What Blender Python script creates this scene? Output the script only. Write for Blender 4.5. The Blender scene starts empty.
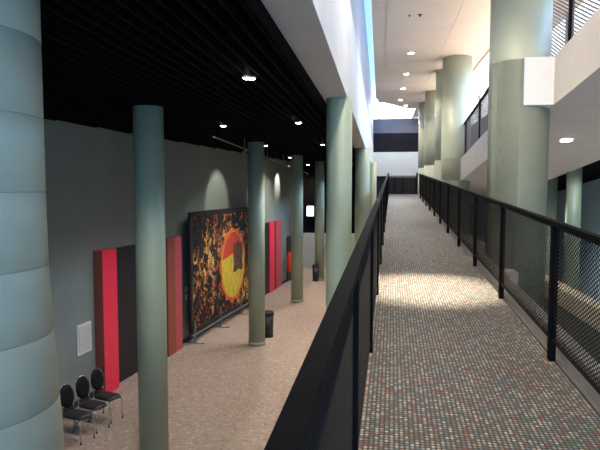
import bpy, bmesh, math, random
from mathutils import Vector, Matrix
random.seed(7)
sc = bpy.context.scene
COL = sc.collection
EYE = 3.5

# ------------------------------------------------------------------ camera
F = 560.0
PSI = math.atan((380-300)/F*math.cos(math.radians(3.78)))
TH = math.atan(37/F)
cam_d = bpy.data.cameras.new('camera'); cam = bpy.data.objects.new('camera', cam_d); COL.objects.link(cam)
cam_d.sensor_width = 36; cam_d.lens = 36*F/600; cam_d.clip_start = .02
cam.location = (0, 0, EYE); cam.rotation_euler = (math.pi/2-TH, 0, PSI)
sc.camera = cam
FW = Vector((-math.sin(PSI)*math.cos(TH), math.cos(PSI)*math.cos(TH), -math.sin(TH)))
RT = Vector((math.cos(PSI), math.sin(PSI), 0)); UP = RT.cross(FW)
EYEV = Vector((0, 0, EYE))
def ray(px, py): return FW + RT*((px-300)/F) - UP*((py-225)/F)
def at_h(px, py, h): r = ray(px, py); return EYEV + r*(h/r.z)
def at_d(px, py, d): return EYEV + ray(px, py)*d
def at_y(px, py, y): r = ray(px, py); return EYEV + r*(y/r.y)
def pix(p):
    q = Vector(p)-EYEV; z = q.dot(FW); return (300+F*q.dot(RT)/z, 225-F*q.dot(UP)/z)

# ------------------------------------------------------------------ materials
def mat(name, col, rough=.6, metal=0, noise=0, nscale=8, bump=0, emit=0, spec=.5, col2=None):
    m = bpy.data.materials.new(name); m.use_nodes = True
    nt = m.node_tree; b = nt.nodes['Principled BSDF']
    b.inputs['Base Color'].default_value = (*col, 1)
    b.inputs['Roughness'].default_value = rough; b.inputs['Metallic'].default_value = metal
    b.inputs['Specular IOR Level'].default_value = spec
    tc = nt.nodes.new('ShaderNodeTexCoord')
    n = nt.nodes.new('ShaderNodeTexNoise'); n.inputs['Scale'].default_value = nscale; n.inputs['Detail'].default_value = 4
    nt.links.new(tc.outputs['Object'], n.inputs['Vector'])
    if noise or col2:
        r = nt.nodes.new('ShaderNodeValToRGB')
        c2 = col2 or tuple(min(1, c*(1+noise)) for c in col)
        c1 = col if col2 else tuple(c*(1-noise) for c in col)
        r.color_ramp.elements[0].position = .35; r.color_ramp.elements[1].position = .65
        r.color_ramp.elements[0].color = (*c1, 1); r.color_ramp.elements[1].color = (*c2, 1)
        nt.links.new(n.outputs['Fac'], r.inputs['Fac']); nt.links.new(r.outputs['Color'], b.inputs['Base Color'])
    if bump:
        bp = nt.nodes.new('ShaderNodeBump'); bp.inputs['Strength'].default_value = bump; bp.inputs['Distance'].default_value = .01
        nt.links.new(n.outputs['Fac'], bp.inputs['Height']); nt.links.new(bp.outputs['Normal'], b.inputs['Normal'])
    if emit:
        b.inputs['Emission Color'].default_value = (*col, 1); b.inputs['Emission Strength'].default_value = emit
    return m
M = {}
M['column'] = mat('column paint', (.33, .39, .27), .45, noise=.05, nscale=2)
M['colbig'] = mat('big column paint', (.40, .43, .32), .45, noise=.05, nscale=2)
M['seam'] = mat('seam', (.22, .27, .25), .6, noise=.1)
M['wall'] = mat('wall paint', (.20, .23, .205), .6, noise=.05, nscale=1.5)
M['white'] = mat('white paint', (.72, .70, .67), .6, noise=.03, nscale=2)
M['grey'] = mat('grey plaster', (.60, .55, .49), .7, noise=.03, nscale=2)
M['cream'] = mat('ceiling paint', (.66, .56, .46), .55, noise=.03, nscale=2)
M['upper'] = mat('upper wall paint', (.40, .41, .46), .6, noise=.04)
M['black'] = mat('black louvre', (.0022, .0022, .0025), .9, noise=.2, spec=.08)
M['blackmetal'] = mat('black powder coat', (.007, .007, .008), .7, noise=.2, spec=.06)
M['mesh'] = mat('black mesh', (.010, .010, .011), .6, noise=.2, spec=.2)
M['kerb'] = mat('kerb', (.85, .75, .60), .6, noise=.06)
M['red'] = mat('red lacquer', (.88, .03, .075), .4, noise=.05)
M['darkred'] = mat('darkened red lacquer', (.30, .07, .04), .5, noise=.05)  # near jamb side's shade is put into this red; far jamb shares it
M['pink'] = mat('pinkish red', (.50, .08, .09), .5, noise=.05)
M['doorblack'] = mat('door black', (.012, .012, .013), .5, noise=.2)
M['chrome'] = mat('chrome', (.75, .76, .77), .2, metal=1, noise=.03)
M['vinyl'] = mat('black upholstery', (.007, .007, .008), .6, spec=.2, noise=.3, nscale=40, bump=.2)
M['darkseat'] = mat('dark grey upholstery', (.022, .022, .024), .5, noise=.2, nscale=40, bump=.2)
M['bin'] = mat('bin plastic', (.02, .022, .022), .4, noise=.2)
M['panel'] = mat('pale panel', (.50, .52, .47), .5, noise=.04)
M['lamp'] = mat('lamp lens', (1, .93, .82), .3, emit=18, noise=.01)
M['signlit'] = mat('lit sign', (.85, .92, 1), .3, emit=3.5, noise=.01)
M['ring'] = mat('lamp ring', (.35, .33, .31), .4, noise=.05)
M['track'] = mat('track metal', (.22, .22, .22), .45, metal=.5, noise=.05)
M['purple'] = mat('dusky glass', (.12, .105, .125), .6, noise=.08)
M['darkwin'] = mat('dark glazing', (.012, .011, .014), .6, noise=.2, spec=.1)
M['winlit'] = mat('daylit window', (.84, .91, 1), .3, emit=1.8, noise=.01)
M['sky'] = mat('blue skylight pane', (.35, .62, 1), .3, emit=.75, noise=.02)
M['paleblue'] = mat('pale blue wall', (.42, .56, .62), .6, noise=.06, nscale=.8)
M['extred'] = mat('extinguisher red', (.7, .03, .02), .3, noise=.05)
M['rubber'] = mat('rubber', (.02, .02, .02), .7, noise=.1)
M['frame'] = mat('window frame', (.30, .32, .36), .4, noise=.05)

def carpet_ramp():
    m = bpy.data.materials.new('dotted carpet'); m.use_nodes = True
    nt = m.node_tree; N = nt.nodes; L = nt.links; b = N['Principled BSDF']
    uv = N.new('ShaderNodeUVMap'); uv.uv_map = 'UVMap'
    def vm(op, a, bb=None):
        n = N.new('ShaderNodeVectorMath'); n.operation = op
        L.new(a, n.inputs[0])
        if bb is not None: n.inputs[1].default_value = bb
        return n
    s = vm('SCALE', uv.outputs['UV']); s.inputs['Scale'].default_value = 1/.0275
    fl = vm('FLOOR', s.outputs[0]); fr = vm('FRACTION', s.outputs[0])
    wn = N.new('ShaderNodeTexWhiteNoise'); wn.noise_dimensions = '2D'; L.new(fl.outputs[0], wn.inputs['Vector'])
    cr = N.new('ShaderNodeValToRGB'); cr.color_ramp.interpolation = 'CONSTANT'
    cols = [(0, (.24, .11, .085)), (.2, (.12, .20, .17)), (.36, (.38, .34, .28)), (.56, (.31, .21, .16)), (.7, (.28, .32, .29)), (.82, (.15, .20, .26)), (.9, (.52, .49, .43))]
    e = cr.color_ramp.elements
    e[0].position = 0; e[0].color = (*cols[0][1], 1); e[1].position = cols[1][0]; e[1].color = (*cols[1][1], 1)
    for p, c in cols[2:]:
        q = e.new(p); q.color = (*c, 1)
    L.new(wn.outputs['Value'], cr.inputs['Fac'])
    d0 = vm('SUBTRACT', fr.outputs[0], (.5, .5, 0)); ln = N.new('ShaderNodeVectorMath'); ln.operation = 'LENGTH'; L.new(d0.outputs[0], ln.inputs[0])
    lt = N.new('ShaderNodeMapRange'); lt.inputs['From Min'].default_value = .42; lt.inputs['From Max'].default_value = .30
    lt.inputs['To Min'].default_value = 0; lt.inputs['To Max'].default_value = 1
    L.new(ln.outputs['Value'], lt.inputs['Value'])
    mx = N.new('ShaderNodeMix'); mx.data_type = 'RGBA'
    L.new(lt.outputs['Result'], mx.inputs['Factor']); mx.inputs['A'].default_value = (.06, .057, .05, 1); L.new(cr.outputs['Color'], mx.inputs['B'])
    L.new(mx.outputs['Result'], b.inputs['Base Color'])
    b.inputs['Roughness'].default_value = .62; b.inputs['Specular IOR Level'].default_value = .35
    bp = N.new('ShaderNodeBump'); bp.inputs['Strength'].default_value = .3; bp.inputs['Distance'].default_value = .004
    L.new(lt.outputs['Result'], bp.inputs['Height']); L.new(bp.outputs['Normal'], b.inputs['Normal'])
    return m
M['carpet'] = carpet_ramp()
def carpet_low():
    m = mat('lobby carpet', (.30, .22, .195), .9, spec=.2)
    nt = m.node_tree; b = nt.nodes['Principled BSDF']
    tc = nt.nodes['Texture Coordinate']
    v = nt.nodes.new('ShaderNodeTexVoronoi'); v.inputs['Scale'].default_value = 26
    nt.links.new(tc.outputs['Object'], v.inputs['Vector'])
    hs = nt.nodes.new('ShaderNodeSeparateColor'); nt.links.new(v.outputs['Color'], hs.inputs['Color'])
    cr = nt.nodes.new('ShaderNodeValToRGB')
    el = cr.color_ramp.elements
    el[0].color = (.29, .215, .18, 1); el[1].color = (.50, .40, .36, 1)
    q = el.new(.12); q.color = (.34, .265, .225, 1); q = el.new(.85); q.color = (.40, .315, .265, 1)
    nt.links.new(hs.outputs['Red'], cr.inputs['Fac']); nt.links.new(cr.outputs['Color'], b.inputs['Base Color'])
    return m
M['lobby'] = carpet_low()
def art_mat():
    m = mat('fiery tapestry', (.02, .015, .01), .8, spec=.2)
    nt = m.node_tree; N = nt.nodes; L = nt.links; b = N['Principled BSDF']
    tc = N['Texture Coordinate']
    mp = N.new('ShaderNodeMapping'); mp.inputs['Scale'].default_value = (1, 1, .7); L.new(tc.outputs['Object'], mp.inputs['Vector'])
    v = N.new('ShaderNodeTexVoronoi'); v.inputs['Scale'].default_value = 13; dn = N.new('ShaderNodeTexNoise'); dn.inputs['Scale'].default_value = 4; L.new(tc.outputs['Object'], dn.inputs['Vector'])
    dm = N.new('ShaderNodeVectorMath'); dm.operation = 'MULTIPLY_ADD'; L.new(dn.outputs['Color'], dm.inputs[0]); dm.inputs[1].default_value = (.5, .5, .5); L.new(mp.outputs['Vector'], dm.inputs[2])
    L.new(dm.outputs[0], v.inputs['Vector'])
    n = N.new('ShaderNodeTexNoise'); n.inputs['Scale'].default_value = 1.0; n.inputs['Detail'].default_value = 6; L.new(tc.outputs['Object'], n.inputs['Vector'])
    sep = N.new('ShaderNodeSeparateColor'); L.new(v.outputs['Color'], sep.inputs['Color'])
    ad = N.new('ShaderNodeMath'); ad.operation = 'MULTIPLY_ADD'; L.new(n.outputs['Fac'], ad.inputs[0]); ad.inputs[1].default_value = 2.0
    sb = N.new('ShaderNodeMath'); sb.operation = 'SUBTRACT'; L.new(sep.outputs['Red'], sb.inputs[0]); sb.inputs[1].default_value = 1.13
    L.new(sb.outputs[0], ad.inputs[2])
    cr = N.new('ShaderNodeValToRGB'); el = cr.color_ramp.elements
    el[0].position = .3; el[0].color = (.012, .01, .012, 1); el[1].position = 1; el[1].color = (.75, .45, .12, 1)
    for p, c in ((.45, (.03, .03, .015)), (.55, (.16, .06, .02)), (.66, (.38, .10, .03)), (.78, (.55, .22, .06)), (.88, (.32, .20, .08))):
        q = el.new(p); q.color = (*c, 1)
    L.new(ad.outputs[0], cr.inputs['Fac']); L.new(cr.outputs['Color'], b.inputs['Base Color'])
    return m
M['art'] = art_mat()
M['artyellow'] = mat('tapestry yellow', (.62, .42, .03), .8, col2=(.42, .30, .02), nscale=6)
M['artred'] = mat('tapestry red', (.55, .03, .015), .8, col2=(.40, .05, .01), nscale=6)
M['artorange'] = mat('tapestry orange', (.62, .15, .02), .8, col2=(.5, .07, .015), nscale=6)
M['artdark'] = mat('tapestry dark', (.02, .012, .012), .8, col2=(.16, .06, .02), nscale=9)

# ------------------------------------------------------------------ mesh helpers
def box(bm, x0, x1, y0, y1, z0, z1, f=None):
    vs = [Vector((x, y, z)) for z in (z0, z1) for y in (y0, y1) for x in (x0, x1)]
    if f: vs = [Vector(f(*v)) for v in vs]
    v = [bm.verts.new(p) for p in vs]
    for q in ((0, 2, 3, 1), (4, 5, 7, 6), (0, 1, 5, 4), (2, 6, 7, 3), (0, 4, 6, 2), (1, 3, 7, 5)):
        bm.faces.new([v[i] for i in q])
def bar(bm, p, q, w, t, side=None, ext=0):
    """box bar from p to q; w = size along 'side', t = the other size"""
    p = Vector(p); q = Vector(q); d = (q-p).normalized()
    p = p-d*ext; q = q+d*ext
    s = Vector(side) if side else (d.cross(Vector((0, 0, 1))) if abs(d.z) < .95 else Vector((1, 0, 0)))
    s = (s-d*s.dot(d)).normalized(); n = d.cross(s).normalized()
    v = []
    for c in (p, q):
        for a, b in ((-1, -1), (1, -1), (1, 1), (-1, 1)): v.append(bm.verts.new(c+s*(a*w/2)+n*(b*t/2)))
    for f in ((0, 1, 2, 3), (7, 6, 5, 4), (0, 4, 5, 1), (1, 5, 6, 2), (2, 6, 7, 3), (3, 7, 4, 0)): bm.faces.new([v[i] for i in f])
def lathe(bm, prof, cx=0, cy=0, seg=40, caps=True):
    rings = []
    for r, z in prof:
        rings.append([bm.verts.new((cx+r*math.cos(2*math.pi*i/seg), cy+r*math.sin(2*math.pi*i/seg), z)) for i in range(seg)])
    for a, b in zip(rings, rings[1:]):
        for i in range(seg):
            f = bm.faces.new((a[i], a[(i+1) % seg], b[(i+1) % seg], b[i])); f.smooth = True
    if caps:
        bm.faces.new(list(reversed(rings[0]))); bm.faces.new(rings[-1])
def tube(bm, pts, r, seg=10):
    pts = [Vector(p) for p in pts]; rings = []
    for i, p in enumerate(pts):
        d = ((pts[min(i+1, len(pts)-1)]-p).normalized()+(p-pts[max(i-1, 0)]).normalized())
        d = d.normalized()
        a = d.cross(Vector((0, .3, 1))).normalized() if abs(d.z) < .9 else d.cross(Vector((0, 1, 0))).normalized()
        b = d.cross(a).normalized()
        rings.append([bm.verts.new(p+a*(r*math.cos(2*math.pi*k/seg))+b*(r*math.sin(2*math.pi*k/seg))) for k in range(seg)])
    for a, b in zip(rings, rings[1:]):
        for k in range(seg):
            f = bm.faces.new((a[k], a[(k+1) % seg], b[(k+1) % seg], b[k])); f.smooth = True
    bm.faces.new(list(reversed(rings[0]))); bm.faces.new(rings[-1])
def root_loc(o):
    v = Vector((0, 0, 0))
    while o: v += o.location; o = o.parent
    return v
def obj(name, bm, m, parent=None, world=True, base=None):
    bmesh.ops.recalc_face_normals(bm, faces=bm.faces)
    off = root_loc(parent) if (parent and world) else Vector((0, 0, 0))
    loc = Vector(base) if base is not None else Vector((0, 0, 0))
    if world: bm.transform(Matrix.Translation(-off-loc))
    me = bpy.data.meshes.new(name); bm.to_mesh(me); bm.free()
    me.materials.append(m)
    o = bpy.data.objects.new(name, me); COL.objects.link(o)
    o.location = loc
    if parent: o.parent = parent
    return o
def struct(name, bm, m, parent=None):
    o = obj(name, bm, m, parent)
    if not parent: o['kind'] = 'structure'
    return o
def tag(o, label, cat, group=None):
    o['label'] = label; o['category'] = cat
    if group: o['group'] = group
    return o
def thing(name, label, cat, loc=(0, 0, 0), rotz=0, group=None):
    o = bpy.data.objects.new(name, None); COL.objects.link(o)
    o.location = loc; o.rotation_euler = (0, 0, rotz); o.empty_display_size = .1
    return tag(o, label, cat, group)
def dup(root, loc, rotz=0, label=None):
    r = root.copy(); COL.objects.link(r); r.location = loc; r.rotation_euler = (0, 0, rotz)
    if label: r['label'] = label
    for ch in list(root.children):
        c = ch.copy(); COL.objects.link(c); c.parent = r
        for g in ch.children:
            d = g.copy(); COL.objects.link(d); d.parent = c
    return r
def B(): return bmesh.new()

# ------------------------------------------------------------------ heights over the eye
H_SOF = 1.08      # underside of the beam beside the walkway
H_LOU = 1.0       # black louvred ceiling
H_CEI = 3.8       # pale ceiling
ZC = EYE+H_CEI

# ------------------------------------------------------------------ left wall frame
W0 = at_h(105, 390, -EYE); W1 = at_h(192, 338, -EYE)
WT = (W1-W0); WT.z = 0; WT.normalize(); WN = Vector((WT.y, -WT.x, 0))
def wp(s, n, z): return W0*1 + WT*s + WN*n + Vector((0, 0, z-W0.z))
def whit(px, py, n=0):
    r = ray(px, py); t = ((W0+WN*n-EYEV).dot(WN))/r.dot(WN); p = EYEV+r*t
    return (p-W0).dot(WT), p.z
S_END = whit(293, 260)[0]
b = B(); box(b, -14, S_END, -.25, 0, 0, EYE+H_LOU+.3, f=lambda s, n, z: wp(s, n, z)); struct('wall_left', b, M['wall'])
b = B(); box(b, -14, S_END, 0, .015, 0, .1, f=lambda s, n, z: wp(s, n, z)); struct('baseboard_left', b, M['doorblack'])

# ------------------------------------------------------------------ floor, walls, ceilings
b = B(); box(b, -12, 9, -6, 36, -.2, 0); struct('floor', b, M['lobby'])
# far wall of the lobby: pale low wall, black upper part
fw = at_h(312, 268, -EYE); YF = fw.y
b = B(); box(b, -8, 7.0, YF, YF+.2, 0, at_y(312, 233, YF).z); struct('wall_far', b, M['panel'])
b = B(); box(b, -8, -.70, YF+.05, YF+.2, at_y(312, 233, YF).z, EYE+H_LOU+.1); struct('wall_far.001', b, M['black'])

# black louvred ceiling: plane plus slats
b = B()
box(b, -9, -.70, -6, YF+.2, EYE+H_LOU+.10, EYE+H_LOU+.25)
x = -8.9
while x < -.72:
    box(b, x, x+.02, -6, YF, EYE+H_LOU, EYE+H_LOU+.10); x += .11
box(b, -.72, -.70, -6, YF, EYE+H_LOU-.01, EYE+H_LOU+.12)
struct('ceiling_louvre', b, M['black'])

# beam and parapet beside the walkway
XI, XO = -.40, -.69
b = B(); box(b, XO, XI, -6, 34, EYE+H_SOF, EYE+H_SOF+.25); struct('trim_1', b, M['grey'])
b = B(); box(b, XI-.12, XI+.004, -6, 34, EYE+H_SOF+.001, EYE+2.35); struct('wall_parapet', b, M['white'])
b = B(); box(b, XI-.16, XI-.04, -6, 34, EYE+2.35, EYE+4.6); struct('wall_upper', b, M['upper'])
# skylight slot between upper wall and ceiling edge
b = B(); box(b, XI-.04, 1.5, -6, 34, EYE+4.60, EYE+4.64); struct('window_1', b, M['sky'])

# pale ceiling with seams
y0c = -6; YCE = at_h(400, 106, H_CEI).y
cl = -.21
def ceil_slab(bm, pts, z, t=.12):
    lo = [bm.verts.new((p[0], p[1], z)) for p in pts]; hi = [bm.verts.new((p[0], p[1], z+t)) for p in pts]
    bm.faces.new(lo); bm.faces.new(list(reversed(hi)))
    for i in range(len(pts)):
        j = (i+1) % len(pts); bm.faces.new((lo[i], lo[j], hi[j], hi[i]))
XS = (463-380)/188*H_CEI*1.0
b = B()
arc = [(XS-.02-(XS+.1)*k/10, YCE+.0+2.2*math.sin(math.pi*.5*k/10)**2*-1.0+1.0) for k in range(11)]
ys = [y0c, 4.2, 7.5, 10.8, 14.1, 17.4, 20.7]
for a, c in zip(ys, ys[1:]):
    ceil_slab(b, [(cl, a+.006), (.09, a+.006), (.09, c-.006), (cl, c-.006)], ZC)
    ceil_slab(b, [(.102, a+.006), (XS-.02, a+.006), (XS-.02, c-.006), (.102, c-.006)], ZC)
ceil_slab(b, [(cl, 20.706), (XS-.02, 20.706)]+arc, ZC)
ceil_slab(b, [(cl, y0c), (XS-.02, y0c), (XS-.02, YCE-2), (cl, YCE-2)], ZC+.02, .1)
struct('ceiling', b, M['cream'])
b = B(); ceil_slab(b, [(XS+.0, y0c), (2.95, y0c), (2.95, 33), (XS+.0, 33)], ZC+.03, .1); struct('ceiling.001', b, M['cream'])
b = B(); ceil_slab(b, [(2.95, y0c), (7.2, y0c), (7.2, 33), (2.95, 33)], ZC-.04, .1); struct('ceiling.002', b, M['cream'])

# far end: white parapet, dark band, bright clerestory
YE = at_d(398, 164, 31).y
def zf(py): return at_y(398, py, YE).z
xa, xb = -.4, 4.5
b = B(); box(b, xa, xb, YE, YE+.3, zf(176), zf(152)); struct('wall_end', b, M['white'])
b = B(); box(b, xa, xb, YE+.3, YE+.4, 0, zf(176)); struct('wall_end.001', b, M['doorblack'])
b = B(); box(b, xa, xb, YE+.3, YE+.4, zf(152), zf(132.5)); struct('window_2', b, M['darkwin'])
b = B(); box(b, xa, xb, YE+.3, YE+.4, zf(132.5), zf(118)); struct('window_3', b, M['purple'])
b = B(); box(b, xa, xb, YE+.3, YE+.4, zf(118), zf(80)); struct('window_4', b, M['winlit'])
b = B()
for px in (379, 392, 405, 418):
    p = at_y(px, 140, YE+.28); box(b, p.x-.03, p.x+.03, YE+.22, YE+.3, zf(118), zf(80))
struct('trim_2', b, M['white'])

# ------------------------------------------------------------------ walkway (rising ramp)
rv = ray(392, 164); RB = math.atan2(rv.x, rv.y); RS = rv.z/math.hypot(rv.x, rv.y)
RH = 1.505
cb, sb_ = math.cos(RB), math.sin(RB)
def rp(u, v, w): return Vector((u*cb+v*sb_, -u*sb_+v*cb, EYE-RH+RS*v+w))
def rhit(px, py, w=0):
    r = ray(px, py); n = Vector((-sb_*RS, -cb*RS, 1)); p0 = rp(0, 0, w)
    t = (p0-EYEV).dot(n)/r.dot(n); p = EYEV+r*t
    return (p.x*cb-p.y*sb_, p.x*sb_+p.y*cb)
UL, UR = -.19, 1.25
VE = rhit(400, 194)[1]
b = B(); uvl = b.loops.layers.uv.new('UVMap')
box(b, UL-.0, UR, -3, VE, -.02, 0, f=rp)
for f in b.faces:
    for l in f.loops:
        u, v = l.vert.co.x*cb-l.vert.co.y*sb_, l.vert.co.x*sb_+l.vert.co.y*cb
        l[uvl].uv = (u, v)
struct('floor_walkway', b, M['carpet'])
b = B(); box(b, UL-.15, UR+.16, -3, VE+.4, -.32, -.021, f=rp); struct('floor_walkway.001', b, M['grey'])
b = B(); box(b, UR+.05, UR+.15, -3, VE+.3, -.02, .15, f=rp); struct('trim_3', b, M['kerb'])
b = B(); box(b, UL-.13, UL-.04, -3, VE+.3, -.02, .12, f=rp); struct('trim_4', b, M['panel'])

def lattice(bm, u, v0, v1, w0, w1, pitch=.030, tan=.58, wid=.006, th=.003, f=rp):
    Lh = v1-v0; Hh = w1-w0
    for sgn in (1, -1):
        c = -Lh*tan if sgn > 0 else 0
        end = Hh if sgn > 0 else Hh+Lh*tan
        c += pitch/2
        while c < end:
            # w = c + sgn*tan*x
            if sgn > 0: xa_, xb_ = max(0, -c/tan), min(Lh, (Hh-c)/tan)
            else: xa_, xb_ = max(0, (c-Hh)/tan), min(Lh, c/tan)
            if xb_-xa_ > .004:
                p = f(u+sgn*.0015, v0+xa_, w0+c+sgn*tan*xa_); q = f(u+sgn*.0015, v0+xb_, w0+c+sgn*tan*xb_)
                n = f(1, 0, 0)-f(0, 0, 0)
                bar(bm, p, q, th, wid, side=n)
            c += pitch
def railing(root, u, vs, h, f=rp, post=(.05, .05), cap=(.052, .035), lat=True, gap=.07):
    v0, v1 = vs[0], vs[-1]
    b = B(); box(b, u-cap[0]/2, u+cap[0]/2, v0-.03, v1+.03, h-cap[1], h, f=f); obj('handrail', b, M['blackmetal'], root)
    for v in vs:
        b = B(); box(b, u-post[0]/2, u+post[0]/2, v-post[1]/2, v+post[1]/2, 0.0, h-cap[1], f=f); obj('post', b, M['blackmetal'], root)
    for a, c in zip(vs, vs[1:]):
        a2, c2 = a+post[1]/2, c-post[1]/2
        b = B()
        box(b, u-.008, u+.008, a2, c2, gap, gap+.02, f=f)
        box(b, u-.008, u+.008, a2, c2, h-cap[1]-.02, h-cap[1], f=f)
        lattice(b, u, a2, c2, gap+.02, h-cap[1]-.02, f=f)
        obj('mesh_panel', b, M['mesh'], root)
V1 = rhit(548, 360)[1]; V2 = rhit(503, 303)[1]; V5 = rhit(446, 233)[1]
SP = (V5-V1)/4
nL = int((VE-.1-V1)/SP)
vs = [V1+SP*k for k in range(-2, nL+1)]+[VE-.05]
if vs[-1]-vs[-2] < .5: vs.pop(-2)
HR = .711*RH
t = thing('railing', 'long black mesh railing with narrow posts beside the pale columns', 'railing', rp(UR-.01, vs[0], 0))
railing(t, UR-.03, vs, HR, post=(.05, .055), cap=(.05, .035), gap=.155)
vs2 = [v-.0 for v in vs]
t = thing('railing', 'long black mesh railing with broad handrail overlooking the lower lobby', 'railing', rp(-.165, vs2[0], 0))
railing(t, -.163, vs2, HR, post=(.05, .06), cap=(.053, .045))
t = thing('railing', 'short black railing closing the far end of the walkway', 'railing', rp(.5, VE+.12, 0))
def fx(u, v, w): return rp(v, VE+.12+u, w)   # swapped axes
b = B(); box(b, -.03, .03, UL, UR, .82, .92, f=fx); obj('handrail', b, M['track'], t)
b = B(); box(b, -.008, .008, UL, UR, .03, .82, f=fx); obj('infill_panel', b, M['doorblack'], t)
for v in (UL+.03, .15, .55, 1.2):
    b = B(); box(b, -.035, .03, v-.025, v+.025, 0, .82, f=fx); obj('post', b, M['blackmetal'], t)

# ------------------------------------------------------------------ columns
def small_col(name, label, px, py, d, dia, top, h=-1):
    p = at_d(px, py, d); r = dia/2
    o = thing(name, label, 'column', (p.x, p.y, 0), 0)
    b = B(); lathe(b, [(r, 0), (r, top)], p.x, p.y, 40); obj('shaft', b, M['column'], o)
    b = B(); lathe(b, [(r+.012, 0), (r+.012, .07), (r+.002, .075)], p.x, p.y, 40); obj('base_ring', b, M['column'], o)
    return p
LT = EYE+H_LOU
small_col('column', 'slim grey green lobby column in front of the nearest red portal', 151.5, 300, 7.1, .37, LT)
p = at_h(257, 347, -EYE)
def col_at(label, px, py, dia, top=LT):
    p = at_h(px, py, -EYE); r = dia/2
    o = thing('column', label, 'column', (p.x, p.y, 0))
    b = B(); lathe(b, [(r, 0), (r, top)], p.x, p.y, 36); obj('shaft', b, M['column'], o)
    b = B(); lathe(b, [(r+.012, 0), (r+.012, .07), (r+.002, .075)], p.x, p.y, 36); obj('base_ring', b, M['column'], o)
    return p
C2 = col_at('slim lobby column at the edge of the fiery tapestry, bin behind it', 257, 344, .37)
C3 = col_at('slim lobby column standing clear past the second red portal', 297, 301, .37)
C4 = col_at('slim lobby column by the far wall with a dark bin beside it', 319.5, 280, .36)
def beam_col(label, px, d, dia):
    p = at_d(px, 190, d); r = dia/2
    o = thing('column', label, 'column', (p.x, p.y, 0))
    b = B(); lathe(b, [(r, 0), (r, EYE+H_SOF)], p.x, p.y, 48); obj('shaft', b, M['column'], o)
    b = B(); lathe(b, [(r+.012, 0), (r+.012, .07), (r+.002, .075)], p.x, p.y, 36); obj('base_ring', b, M['column'], o)
dA = H_SOF*F/(188-100)
beam_col('green grey column under the beam beside the walkway, nearest of three', 339, dA, 25.5*dA/F)
beam_col('middle one of three columns under the beam beside the walkway', 362.5, 15.4, .41)
beam_col('farthest of three columns under the beam beside the walkway', 372.5, 24, .34)

def big_col(label, edge_px, side, d, dia, z1, seams, name='column', flare=0):
    """big round column of cladding rings parted by dark joints"""
    w = dia*F/d/2
    p = at_d(edge_px+w*side, 188, d); r = dia/2
    o = thing(name, label, 'column', (p.x, p.y, 0))
    prof = [(r+flare*1.6, 0)]
    def rz(z): return r+flare*max(0, min(1.6, (3.2-z)/1.0))
    for z in seams: prof += [(rz(z), z-.005), (rz(z)-.003, z-.003), (rz(z)-.003, z+.003), (rz(z), z+.005)]
    prof.append((r, z1))
    b = B(); lathe(b, prof, p.x, p.y, 64)
    for f in b.faces: f.smooth = len(f.verts) == 4
    obj('shaft', b, M['colbig'], o)
    for z in seams:
        b = B(); lathe(b, [(rz(z)-.0025, z-.0028), (rz(z)-.0025, z+.0028)], p.x, p.y, 64, caps=False); obj('joint', b, M['seam'], o)
    return p, r
seamsL = [EYE+(188-y)/F*2.8 for y in (-30, 40, 117, 192, 268, 338, 410, 480)]
big_col('very thick pale blue column partly hiding the nearest chair of the row', 37.5, -1, 2.8, .84, LT, sorted(seamsL), flare=.05)
D1 = 8.25
def sl(d): return 1.12-.105*(d-D1)      # underside of the sloping balcony over the eye
R1, r1 = big_col('thickest column beyond the mesh railing, nearest white balcony bracket', 488, 1, D1, .84, ZC+.03, [EYE+sl(D1)+.0-.0, EYE+sl(D1)+.66, 1.6, EYE-.6])
D2 = 16.8
R2, r2 = big_col('second thick column beyond the railing, blue daylight on one side', 441, 1, D2, .84, ZC+.03, [EYE+sl(D2), EYE+sl(D2)+.66, 1.6])
big_col('thick column partly hidden close behind the second thick column', 434.5, 1, 18.6, .84, ZC+.03, [EYE+.9])
big_col('next to last of the thick columns receding beyond the railing', 424, 1, 22.6, .84, ZC+.03, [EYE+.9])
big_col('farthest thick column beside the white end parapet', 418, 1, 25.4, .84, ZC+.03, [EYE+.9])

# ------------------------------------------------------------------ sloping balcony on the other side
PC = at_d(550.5, 107.5, 7.83)
XF, XK = PC.x, 4.77
HB0 = PC.z-EYE+.105*(PC.y-R1.y)
print('HB0', HB0, XF)
def bal(x, y, h): return Vector((x, y, EYE+HB0-.105*(y-R1.y)+h))
b = B(); box(b, XF, XF+.14, -4, 30, 0, .66, f=bal)
box(b, XF+.14, XK, -4, 30, 0, .2, f=bal); struct('balcony_slab', b, M['grey'])
for k, (R, r) in enumerate(((R1, r1), (R2, r2))):
    fy = R.y-r-.02; xs = R.x+.09 if k else at_y(524, 84, fy).x
    b = B(); box(b, xs, XF+.01, fy, R.y+.1, .005, .655, f=bal); struct('trim_%d' % (5+k), b, M['white'])
    b = B(); box(b, UR+.3, UR+.62, R.y-.75, R.y-.72+.3, EYE-RH+RS*R.y-.6, EYE-RH+RS*R.y+.0); struct('trim_%d' % (7+k), b, M['kerb'])
# balcony railing
t = thing('railing', 'dusky mesh railing on top of the sloping balcony parapet', 'railing', bal(XF+.07, 0, .66))
def fb(u, v, w): return bal(XF+.07+u, v, .66+w)
vsb = [-1+2.2*k for k in range(13)]
b = B(); box(b, -.03, .03, -1, vsb[-1], .95, 1.0, f=fb); obj('handrail', b, M['blackmetal'], t)
for v in vsb:
    b = B(); box(b, -.025, .025, v-.03, v+.03, 0, .95, f=fb); obj('post', b, M['blackmetal'], t)
for a, c in zip(vsb, vsb[1:]):
    b = B(); lattice(b, 0, a+.03, c-.03, .02, .95, pitch=.05, wid=.018, f=fb); obj('mesh_panel', b, M['purple'], t)
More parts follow.
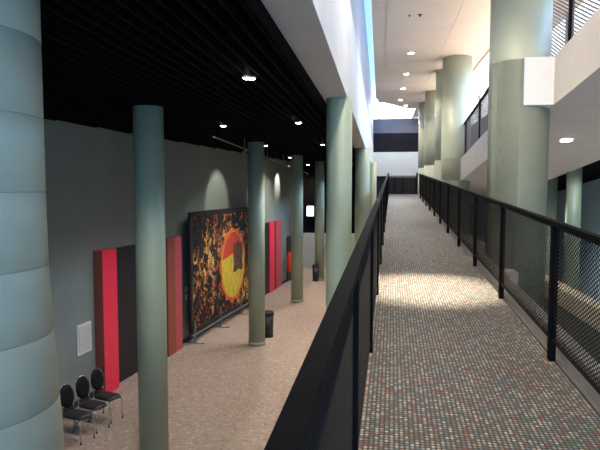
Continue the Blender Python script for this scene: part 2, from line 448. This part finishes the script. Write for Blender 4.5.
# back wall with windows above the balcony, black ceiling and pale wall below it
XW = 6.6
b = B()
box(b, XW, XW+.2, -6, 33, 0, ZC)
struct('wall_right', b, M['paleblue'])
XG = 3.95
b = B(); box(b, XG, XG+.2, -4, 30, EYE-1.2, EYE+2.75, f=lambda x, y, z: (x, y, z if z > EYE+2 else bal(x, y, .15).z)); struct('wall_gallery', b, M['purple'])
wy = [-3, 1, 4, 7, 10, 13, 16, 20, 24, 28, 32]
for k, (a, c) in enumerate(zip(wy, wy[1:])):
    b = B(); box(b, XG+.08, XG+.1, a+.08, c-.08, EYE+2.75, ZC-.04); w = struct('window_%d' % (10+k), b, M['winlit'])
    b = B(); box(b, XG+.0, XG+.15, c-.08, c+.08, EYE+2.75, ZC-.04); struct('trim_%d' % (20+k), b, M['frame'])
b = B(); box(b, XK, XW, -4, 26, .2, .3, f=bal); struct('ceiling_louvre.001', b, M['black'])
b = B(); box(b, 2.2, XW, 25, 25.2, 0, EYE+1.2); struct('wall_recess', b, M['wall'])
b = B(); box(b, 2.62, 2.82, 3, 30, EYE-1.72, EYE-1.47); struct('trim_9', b, M['kerb'])
b = B(); box(b, 2.64, 2.80, 3, 30, 0, EYE-1.72); struct('wall_low', b, M['wall'])
def rec_col(label, px, d, dia, m):
    p = at_d(px, 190, d); r = dia/2
    o = thing('column', label, 'column', (p.x, p.y, 0))
    b = B(); lathe(b, [(r, 0), (r, EYE+HB0-.105*(p.y-R1.y)+.2)], p.x, p.y, 36); obj('shaft', b, m, o)
    b = B(); lathe(b, [(r+.012, 0), (r+.012, .07), (r+.002, .075)], p.x, p.y, 36); obj('base_ring', b, m, o)
rec_col('green column under the sloping balcony, in front of the pale blue wall', 574, 14.3, .36, M['column'])
rec_col('dim column under the sloping balcony next to the thickest column', 551, 17.0, .36, M['column'])

# wall behind the viewer with a tall window
b = B()
box(b, -9, -3.6, -6.2, -6, 0, ZC); box(b, -3.6, 7, -6.2, -6, 0, .5); box(b, -3.6, 7, -6.2, -6, ZC-.2, ZC+1)
struct('wall_back', b, M['wall'])
b = B()
for x in (-3.6, -1.5, .6, 2.7, 4.8, 6.9): box(b, x-.04, x+.04, -6.15, -6.05, .5, ZC-.2)
for z in (2.6, 5): box(b, -3.6, 7, -6.14, -6.06, z-.03, z+.03)
struct('trim_10', b, M['frame'])

# ------------------------------------------------------------------ red portals and doors on the wall
def fwall(s, n, z): return wp(s, n, z)
def solve_n(s0, px_t, py):
    n = .01
    while n < .8:
        if pix(wp(s0, n, 1.2))[0] >= px_t: break
        n += .005
    return n
s0 = whit(95, 320)[0]; n1 = solve_n(s0, 104, 320); s1 = whit(118, 320, n1)[0]; zt = whit(97, 250)[1]
sr0 = whit(168, 300, n1)[0]; sr1 = whit(183, 300, n1)[0]
door = B(); box(door, s1, sr0+.02, .0, .05, 0, zt-.02, f=fwall); do = struct('door_1', door, M['doorblack'])
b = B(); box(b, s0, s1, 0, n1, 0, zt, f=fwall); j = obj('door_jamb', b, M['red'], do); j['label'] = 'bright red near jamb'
b = B(); box(b, s0-.012, s0, -.0, n1-.002, 0, zt, f=fwall); j = obj('jamb_side', b, M['darkred'], do); j['label'] = 'jamb side in red darkened for shade'
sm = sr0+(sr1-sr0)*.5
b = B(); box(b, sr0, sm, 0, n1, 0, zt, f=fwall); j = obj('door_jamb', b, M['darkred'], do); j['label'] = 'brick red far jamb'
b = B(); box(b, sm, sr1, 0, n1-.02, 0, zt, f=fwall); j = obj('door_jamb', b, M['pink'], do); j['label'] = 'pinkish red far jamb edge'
b = B(); box(b, (s1+sr0)/2-.008, (s1+sr0)/2+.008, .05, .06, 0, zt-.03, f=fwall); obj('door_gap', b, M['rubber'], do)
# second portal
zt2 = whit(270, 222)[1]
q = [whit(px, 260)[0] for px in (263.5, 267.5, 272.5, 274, 279.5)]
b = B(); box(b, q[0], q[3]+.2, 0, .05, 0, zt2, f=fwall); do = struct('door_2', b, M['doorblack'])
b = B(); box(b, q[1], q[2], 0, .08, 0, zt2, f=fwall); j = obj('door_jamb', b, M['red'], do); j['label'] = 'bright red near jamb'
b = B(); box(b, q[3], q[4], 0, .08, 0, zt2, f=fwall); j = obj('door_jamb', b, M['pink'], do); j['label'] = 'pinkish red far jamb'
z3 = whit(289, 236)[1]
b = B(); box(b, whit(286.5, 250)[0], whit(292, 250)[0], 0, .04, 0, z3, f=fwall); struct('door_3', b, M['doorblack'])

# wall panel
pa = whit(76, 326); pb = whit(90.5, 350)
wpt = thing('wall_panel', 'pale square panel on the grey wall above the chairs', 'panel', wp((pa[0]+pb[0])/2, 0, pb[1]))
b = B(); box(b, pa[0], pb[0], 0, .025, pb[1], pa[1], f=fwall); obj('frame', b, M['white'], wpt)
b = B(); box(b, pa[0]+.03, pb[0]-.03, .025, .032, pb[1]+.03, pa[1]-.03, f=fwall); obj('face', b, M['panel'], wpt)
# light switches by the portal
for py, lab in ((289, 'upper small pale switch plate between portal and tapestry'), (297, 'lower small pale switch plate between portal and tapestry')):
    s, z = whit(186.5, py)
    o = thing('switch_plate', lab, 'switch', wp(s, 0, z), 0, 'switch plates by the tapestry')
    b = B(); box(b, s-.05, s+.05, 0, .012, z-.055, z+.055, f=fwall); obj('plate', b, M['white'], o)
    b = B(); box(b, s-.015, s+.015, .012, .02, z-.03, z+.03, f=fwall); obj('rocker', b, M['panel'], o)

# ------------------------------------------------------------------ tapestry on its stand
NA = .22
a0 = whit(191, 300, NA)[0]; a1 = whit(258, 260, NA)[0]
zta = whit(192, 213, NA)[1]; zba = whit(194, 331, NA)[1]
t = thing('tapestry', 'large dark tapestry with orange flecks and yellow disc on a low stand', 'artwork', wp((a0+a1)/2, NA, 0))
b = B(); box(b, a0, a1, NA-.03, NA, zba, zta, f=fwall); obj('canvas', b, M['art'], t)
b = B()
for (sa, sb2, za, zb) in ((a0-.02, a0+.09, zba, zta), (a1-.05, a1+.02, zba, zta), (a0, a1, zta-.09, zta+.02), (a0, a1, zba-.02, zba+.05)):
    box(b, sa, sb2, NA-.04, NA+.012, za, zb, f=fwall)
obj('border', b, M['doorblack'], t)
dc = whit(233, 262, NA); rw = (whit(248, 262, NA)[0]-dc[0])*.72; rh = (whit(233, 231, NA)[1]-whit(233, 299, NA)[1])/2*1.02
zc = (whit(233, 229, NA)[1]+whit(233, 299, NA)[1])/2
def blob(fn, n0, n1_, seg=72):
    bm = B(); lo = []; hi = []
    for i in range(seg):
        a = 2*math.pi*i/seg; s, z = fn(a)
        lo.append(bm.verts.new(wp(s, n0, z))); hi.append(bm.verts.new(wp(s, n1_, z)))
    bm.faces.new(hi); bm.faces.new(list(reversed(lo)))
    for i in range(seg): k = (i+1) % seg; bm.faces.new((lo[i], lo[k], hi[k], hi[i]))
    return bm
def flame(a):
    k = 1.0+.12*abs(math.sin(a*6.5))*(1 if math.sin(a*3) > -.4 else .5)
    return dc[0]+rw*k*math.cos(a), zc+rh*k*math.sin(a)
obj('flame_ring', blob(flame, NA, NA+.008), M['artorange'], t)
obj('disc', blob(lambda a: (dc[0]+rw*.95*math.cos(a), zc+rh*.95*math.sin(a)), NA, NA+.014), M['artyellow'], t)
def capf(a):
    # upper cap of the disc
    s = math.cos(a); z = math.sin(a)
    z = max(z, .34+.12*s)
    return dc[0]+rw*.92*s*(1 if z <= .36+.12*s+1e-6 and abs(s) < .93 else 1)*min(1, math.sqrt(max(0, 1-z*z))/max(1e-3, abs(s)) if abs(s) > 1e-3 else 1), zc+rh*.93*z
obj('red_cap', blob(capf, NA+.01, NA+.018), M['artred'], t)
def notch(a):
    c, s_ = math.cos(a), math.sin(a)
    k = 1/max(abs(c), abs(s_))*.95+.08*math.sin(5*a)
    return dc[0]+rw*(.40+.46*c*k*.9), zc+rh*(.20+.48*s_*k*.9)
obj('dark_figure', blob(notch, NA+.012, NA+.021), M['artdark'], t)
b = B(); box(b, a0-.05, a1+.05, NA+.02, NA+.06, zba-.09, zba-.05, f=fwall); obj('rail', b, M['track'], t)
for fr in (.02, .34, .66, .97):
    s = a0+(a1-a0)*fr
    b = B(); box(b, s-.018, s+.018, NA+.02, NA+.055, .015, zba+.25, f=fwall); box(b, s-.025, s+.025, NA-.18, NA+.28, .0, .02, f=fwall)
    obj('foot', b, M['track'], t)

# ------------------------------------------------------------------ chairs
def make_chair():
    o = thing('chair', 'x', 'chair')
    # faces +X local
    b = B()
    def rr(x0, x1, y0, y1, z0, z1):
        prof = []
        n = 28
        cx, cy, ax, ay = (x0+x1)/2, (y0+y1)/2, (x1-x0)/2, (y1-y0)/2
        rings = []
        for (k, z) in ((.86, z0), (.98, z0+.012), (1, (z0+z1)/2), (.96, z1-.012), (.8, z1), (.4, z1+.006)):
            ring = []
            for i in range(n):
                a = 2*math.pi*i/n; c, s = math.cos(a), math.sin(a)
                e = .45
                ring.append(b.verts.new((cx+ax*k*math.copysign(abs(c)**e, c), cy+ay*k*math.copysign(abs(s)**e, s), z)))
            rings.append(ring)
        for p, q2 in zip(rings, rings[1:]):
            for i in range(n):
                f = b.faces.new((p[i], p[(i+1) % n], q2[(i+1) % n], q2[i])); f.smooth = True
        b.faces.new(list(reversed(rings[0]))); b.faces.new(rings[-1])
    rr(-.22, .25, -.165, .165, .41, .48); obj('seat', b, M['darkseat'], o)
    # oval back pad, slightly reclined
    b = B(); n = 36; rings = []
    for k, x in ((.85, -.03), (.98, -.018), (1, 0), (.96, .022), (.7, .034)):
        rings.append([b.verts.new((-.25+x-.16*(.2*k*math.sin(2*math.pi*i/n)), .15*k*math.cos(2*math.pi*i/n), .73+.205*k*math.sin(2*math.pi*i/n))) for i in range(n)])
    for p, q2 in zip(rings, rings[1:]):
        for i in range(n):
            f = b.faces.new((p[i], p[(i+1) % n], q2[(i+1) % n], q2[i])); f.smooth = True
    b.faces.new(rings[0]); b.faces.new(list(reversed(rings[-1])))
    obj('backrest', b, M['vinyl'], o)
    b = B()
    pts = []
    for i in range(25):
        a = -math.pi*.25+math.pi*1.5*i/24
        pts.append((-.262-.034*math.sin(a), .162*math.cos(a), .73+.22*math.sin(a)))
    pts = [(-.20, .14, .44)]+pts+[(-.20, -.14, .44)]
    tube(b, pts, .012); obj('back_frame', b, M['chrome'], o)
    for sy in (-1, 1):
        b = B(); tube(b, [(.20, sy*.14, .425), (.235, sy*.148, .38), (.25, sy*.15, .008)], .012); l = obj('leg', b, M['chrome'], o)
        b = B(); lathe(b, [(.016, 0), (.016, .02)], .25, sy*.15, 12); obj('foot_cap', b, M['rubber'], l)
        b = B(); tube(b, [(-.17, sy*.14, .425), (-.21, sy*.148, .38), (-.27, sy*.15, .008)], .012); l = obj('leg', b, M['chrome'], o)
        b = B(); lathe(b, [(.016, 0), (.016, .02)], -.27, sy*.15, 12); obj('foot_cap', b, M['rubber'], l)
    b = B(); tube(b, [(-.18, -.145, .415), (.2, -.145, .415), (.2, .145, .415), (-.18, .145, .415), (-.18, -.145, .415)], .011); obj('seat_frame', b, M['chrome'], o)
    return o
ch = make_chair(); ch.scale = (.78, .78, .78)
ang = math.atan2(WN.y, WN.x)
labs = ['nearest oval backed black chair in the row, beside the thick pale blue column', 'middle oval backed black chair in the row of three against the wall',
        'black oval backed chair in the row closest to the red jamb']
for i, (px, py) in enumerate(((67, 396.5), (81.5, 389), (97, 381.5))):
    p = at_h(px, py, -EYE+.57); p0 = at_h(67, 396.5, -EYE+.57) if i == 0 else p0
    fa = ang-.22
    loc = p0 + WT*(.36*i) + Vector((math.cos(fa), math.sin(fa), 0))*.19; loc.z = 0
    if i == 0:
        ch.location = loc; ch.rotation_euler = (0, 0, fa); ch['label'] = labs[0]; ch['group'] = 'chairs along the wall'
    else: dup(ch, loc, fa, labs[i])

# ------------------------------------------------------------------ bins, extinguisher, lit sign
def make_bin(label, p, r, h):
    o = thing('litter_bin', label, 'bin', (p.x, p.y, 0))
    b = B(); lathe(b, [(r*.9, 0), (r, h*.86), (r*.99, h*.86)], 0, 0, 28); obj('body', b, M['bin'], o, world=False)
    b = B(); lathe(b, [(r*1.05, h*.86), (r*1.06, h*.9), (r*1.06, h*.95), (r*.98, h), (r*.6, h), (r*.58, h*.93)], 0, 0, 28); obj('rim', b, M['rubber'], o, world=False)
    b = B(); lathe(b, [(r*.93, 0.0), (r*.93, h*.06)], 0, 0, 28); obj('base', b, M['rubber'], o, world=False)
p = at_h(267.8, 336.5, -EYE); make_bin('round dark bin behind the slim column by the tapestry', p, .14, .60)
p = at_h(315.5, 281, -EYE); make_bin('small dark bin beside the far slim column', p, .12, .62)
s, z = whit(284, 278); 
o = thing('fire_extinguisher', 'red fire extinguisher hanging on the wall past the second portal', 'fire extinguisher', wp(s, .22, 0.45))
b = B(); lathe(b, [(.10, 0), (.11, .03), (.11, .55), (.07, .66), (.035, .70)], 0, 0, 24); obj('cylinder', b, M['extred'], o, world=False)
b = B(); lathe(b, [(.03, .70), (.03, .76)], 0, 0, 12); box(b, -.02, .10, -.015, .015, .76, .79); obj('valve', b, M['rubber'], o, world=False)
b = B(); tube(b, [(.04, 0, .73), (.13, 0, .66), (.14, 0, .3)], .012); obj('hose', b, M['rubber'], o, world=False)
b = B(); box(b, -.18, -.08, -.05, .05, .3, .36); obj('bracket', b, M['track'], o, world=False)
p = at_y(310.5, 211, YF)
o = thing('light_sign', 'small lit white sign on the dark far wall', 'sign', (p.x, YF, p.z))
b = B(); box(b, p.x-.17, p.x+.17, YF-.06, YF, p.z-.24, p.z+.24); obj('housing', b, M['doorblack'], o)
b = B(); box(b, p.x-.145, p.x+.145, YF-.07, YF-.06, p.z-.21, p.z+.21); obj('face', b, M['signlit'], o)

# ------------------------------------------------------------------ lamps
def spot(name, loc, to, power, angle, blend=.5, color=(1, .86, .70), size=.05):
    l = bpy.data.lights.new(name, 'SPOT'); l.energy = power; l.spot_size = math.radians(angle); l.spot_blend = blend
    l.color = color; l.shadow_soft_size = size
    o = bpy.data.objects.new(name, l); COL.objects.link(o); o.location = loc
    o.rotation_euler = (Vector(to)-Vector(loc)).to_track_quat('-Z', 'Y').to_euler()
    return o
def downlight(label, p, r, cat_group, power=0, angle=110, deep=.05, color=(1, .86, .70)):
    o = thing('downlight', label, 'ceiling light', p, 0, cat_group)
    b = B(); lathe(b, [(r*1.25, 0), (r*1.25, -.012), (r*1.02, -.016), (r, .0)], 0, 0, 24, caps=False); obj('ring', b, M['ring'], o, world=False)
    b = B(); lathe(b, [(r, -.006), (r*.9, -.02), (r*.4, -.028)], 0, 0, 24); obj('lamp', b, M['lamp'], o, world=False)
    if power: spot('spot', Vector(p)+Vector((0, 0, -.05)), Vector(p)+Vector((0, 0, -4)), power, angle, .6, color)
blk = [((246.5, 77), 'nearest downlight of the black ceiling, over the slim column row, one of a twin pair'),
       ((251.5, 77.5), 'close twin beside the nearest downlight in the black ceiling'),
       ((223.3, 125.5), 'black ceiling downlight nearest the grey wall top'),
       ((298.5, 122.3), 'black ceiling downlight nearer the beam, above the far columns'),
       ((265.7, 145.5), 'downlight just past the head of the column by the tapestry'),
       ((322.7, 144.3), 'downlight in the black ceiling close to the nearest beam column'),
       ((243, 158), 'downlight in front of the tapestry column near the track'),
       ((291, 157.3), 'downlight beside the pale light pool on the black ceiling'),
       ((308, 165), 'small downlight above the farthest slim columns'),
       ((285.5, 170), 'lowest tiny downlight above the second portal')]
DP = []
for (px, py), lab in blk:
    p = at_h(px, py, H_LOU-.01)
    if p.y > YF-.5: p = at_y(px, py, YF-.6)
    rad = .034 if p.y < 6 else (.045 if p.y < 14 else .075)
    p.z = EYE+H_LOU-.004
    downlight(lab, p, rad, 'downlights in the black ceiling'); DP.append(p)
whl = [((411, 53), 'first bright downlight in the pale ceiling along the walkway'), ((406.3, 74), 'second bright downlight in the pale ceiling along the walkway'),
       ((403, 88.5), 'third bright downlight in the pale ceiling along the walkway'), ((400.5, 100), 'fourth small downlight near the curved ceiling end'),
       ((405.5, 105.5), 'last downlight at the very edge of the curved ceiling end')]
for (px, py), lab in whl:
    p = at_h(px, py, H_CEI-.01); p.z = ZC-.002
    downlight(lab, p, .085, 'downlights along the walkway ceiling', 160, 110)
for (px, py, lab) in ((566, 140, 'glowing downlight under the sloping balcony beside the thickest column'), ):
    r_ = ray(px, py); t_ = (HB0+.105*R1.y)/(r_.z+.105*r_.y); p = EYEV+r_*t_
    downlight(lab, p+Vector((0, 0, -.005)), .10, None, 60, 150)
r_ = ray(587.5, 157.5); t_ = (HB0+.2+.105*R1.y)/(r_.z+.105*r_.y); p = EYEV+r_*t_
downlight('tiny downlight in the dark ceiling above the pale blue wall', p+Vector((0, 0, -.01)), .06, None, 40, 140, color=(.85, .93, 1))
# sprinkler marks on the ceiling
for (px, py, lab) in ((420, 15, 'larger dark ceiling vent spot ahead of the first downlight'), (409.5, 15.5, 'tiny dark sprinkler spot beside the ceiling vent spot')):
    p = at_h(px, py, H_CEI-.01); o = thing('ceiling_sprinkler', lab, 'ceiling sprinkler', (p.x, p.y, ZC+.004))
    rr_ = .05 if px > 415 else .025
    b = B(); lathe(b, [(rr_, 0), (rr_*.9, -.015)], 0, 0, 16); obj('plate', b, M['rubber'], o, world=False)
    b = B(); lathe(b, [(rr_*.3, -.015), (rr_*.4, -.05)], 0, 0, 12); obj('head', b, M['rubber'], o, world=False)

# light track hanging below the black ceiling
ta = at_h(213, 136.5, .82); tb = at_h(309, 174, .62)
t = thing('light_track', 'long thin grey lighting track hanging under the black ceiling', 'light track', (ta+tb)/2)
b = B(); bar(b, ta, tb, .022, .02); obj('rail', b, M['track'], t)
TL = []
for f_ in (.15, .32, .5, .66, .82, .97):
    p = ta.lerp(tb, f_)
    b = B(); tube(b, [p+Vector((0, 0, .02)), Vector((p.x, p.y, EYE+H_LOU))], .008, 8); obj('hanger', b, M['track'], t)
    d = (-WN*.8+Vector((0, 0, -.6))).normalized()
    b = B(); tube(b, [p+Vector((0, 0, -.05))-d*.05, p+Vector((0, 0, -.05))+d*.06], .026, 12); obj('spot_head', b, M['track'], t)
    TL.append((p, d))

# ------------------------------------------------------------------ light
w = bpy.data.worlds.new('world'); sc.world = w; w.use_nodes = True
wb = w.node_tree.nodes['Background']; wb.inputs['Color'].default_value = (.50, .70, 1, 1); wb.inputs['Strength'].default_value = .55
def area(name, loc, to, sx, sy, power, color, spread=180):
    l = bpy.data.lights.new(name, 'AREA'); l.shape = 'RECTANGLE'; l.size = sx; l.size_y = sy; l.energy = power; l.color = color; l.spread = math.radians(spread)
    o = bpy.data.objects.new(name, l); COL.objects.link(o); o.location = loc
    o.rotation_euler = (Vector(to)-Vector(loc)).to_track_quat('-Z', 'Y').to_euler()
    return o
area('daylight_back', (1.6, -5.8, 3.8), (1.0, 8, 3.2), 9.5, 5.5, 560, (.34, .59, 1))
area('daylight_right', (3.9, 12, EYE+3.25), (0, 12, EYE+.8), 26, .9, 480, (.34, .60, 1), 105)
cfill = area('ceiling_fill', (3.3, 11, EYE+1.9), (2.7, 11, ZC), .4, 26, 210, (1, .82, .66), 120)  # added unseen uplight standing in for warm bounce on the pale ceiling
area('daylight_end', (1.2, YE-.1, EYE+4.2), (1.2, 10, EYE+1), 3, .8, 120, (.8, .9, 1))
sk = area('skylight', (.0, 12, EYE+4.55), (.0, 12, 0), .35, 30, 60, (.45, .70, 1))
cfill.rotation_euler = (0, math.pi-.3, 0); sk.rotation_euler = (0, 0, 0)
# lobby downlights
for k, p in enumerate(DP):
    if k == 1: continue
    spot('lobby_spot', p+Vector((0, 0, -.05)), p+Vector((0, 0, -4)), 70 if p.y < 9 else 125, 120, .7, (1, .91, .80))
for y in (5.0, 8.5, 13, 18):
    spot('lobby_spot', (-2.0, y, EYE+H_LOU-.05), (-2.0, y, 0), 85 if y < 9 else 150, 120, .8, (1, .91, .80))
for y in (6, 11, 16):  # added fill lights without fixtures, brightening the space under the balcony
    spot('recess_fill', (4.6, y, EYE+.2), (5.6, y, 0), 500, 110, .8, (.9, .95, 1))
for y in (1, 5, 13, 20, 25):
    spot('gallery_spot', (3.3, y, ZC-.06), (3.2, y, 0), 230, 98, .6, (1, .88, .74))
spot('end_fill', (1.2, YE-3.5, ZC-.1), (1.2, YE, EYE+1.2), 190, 80, .6, (1, .95, .88))  # added warm fill light on the white end parapet
for y in (1.5, 4.5, 6.6, 11.5):
    spot('walkway_wide_spot', (.5, y, ZC-.05), (1.0, y, 0), 95, 130, .7, (1, .86, .70))
spot('aimed_spot', (.6, 3.6, ZC-.1), (XF, 5.2, EYE+1.5), 260, 80, .8, (1, .88, .72))  # added fill light, no fixture, warming the balcony fascia
spot('aimed_spot', (.3, 5.2, ZC-.1), (R1.x, R1.y, EYE+.2), 260, 46, .9, (1, .90, .72))  # added fill light, no fixture, warming the thickest column
spot('aimed_spot', (.35, 5.4, ZC-.1), (XI, 6.1, EYE+1.5), 70, 40, .5, (1, .95, .85))
# wall washers
for p, d in TL[1:]:
    spot('track_spot', p+Vector((0, 0, -.06))+d*.1, p+d*3, 60, 60, .5, (1, .95, .85))
# ramp lamps
for y, pw in ((6.9, 3600), (3.0, 220), (11.5, 170), (17,220), (23,220)):
    q = rp(.45, y, 0); spot('walkway_spot', (q.x, q.y, ZC-.03), q, pw, 25 if y == 6.9 else 60, .9, (1, .86, .68))

sc.view_settings.view_transform = 'Standard'; sc.view_settings.look = 'None'
sc.view_settings.exposure = .7; sc.view_settings.gamma = 1; sc.view_settings.use_curve_mapping = False
print('ramp', RB, RS, 'posts', [round(v, 2) for v in vs], 'SP', SP, 'VE', VE, 'n1', n1, 'zt', zt, 'zba', zba, zta, 'YF', YF, 'YCE', YCE, 'YE', YE)
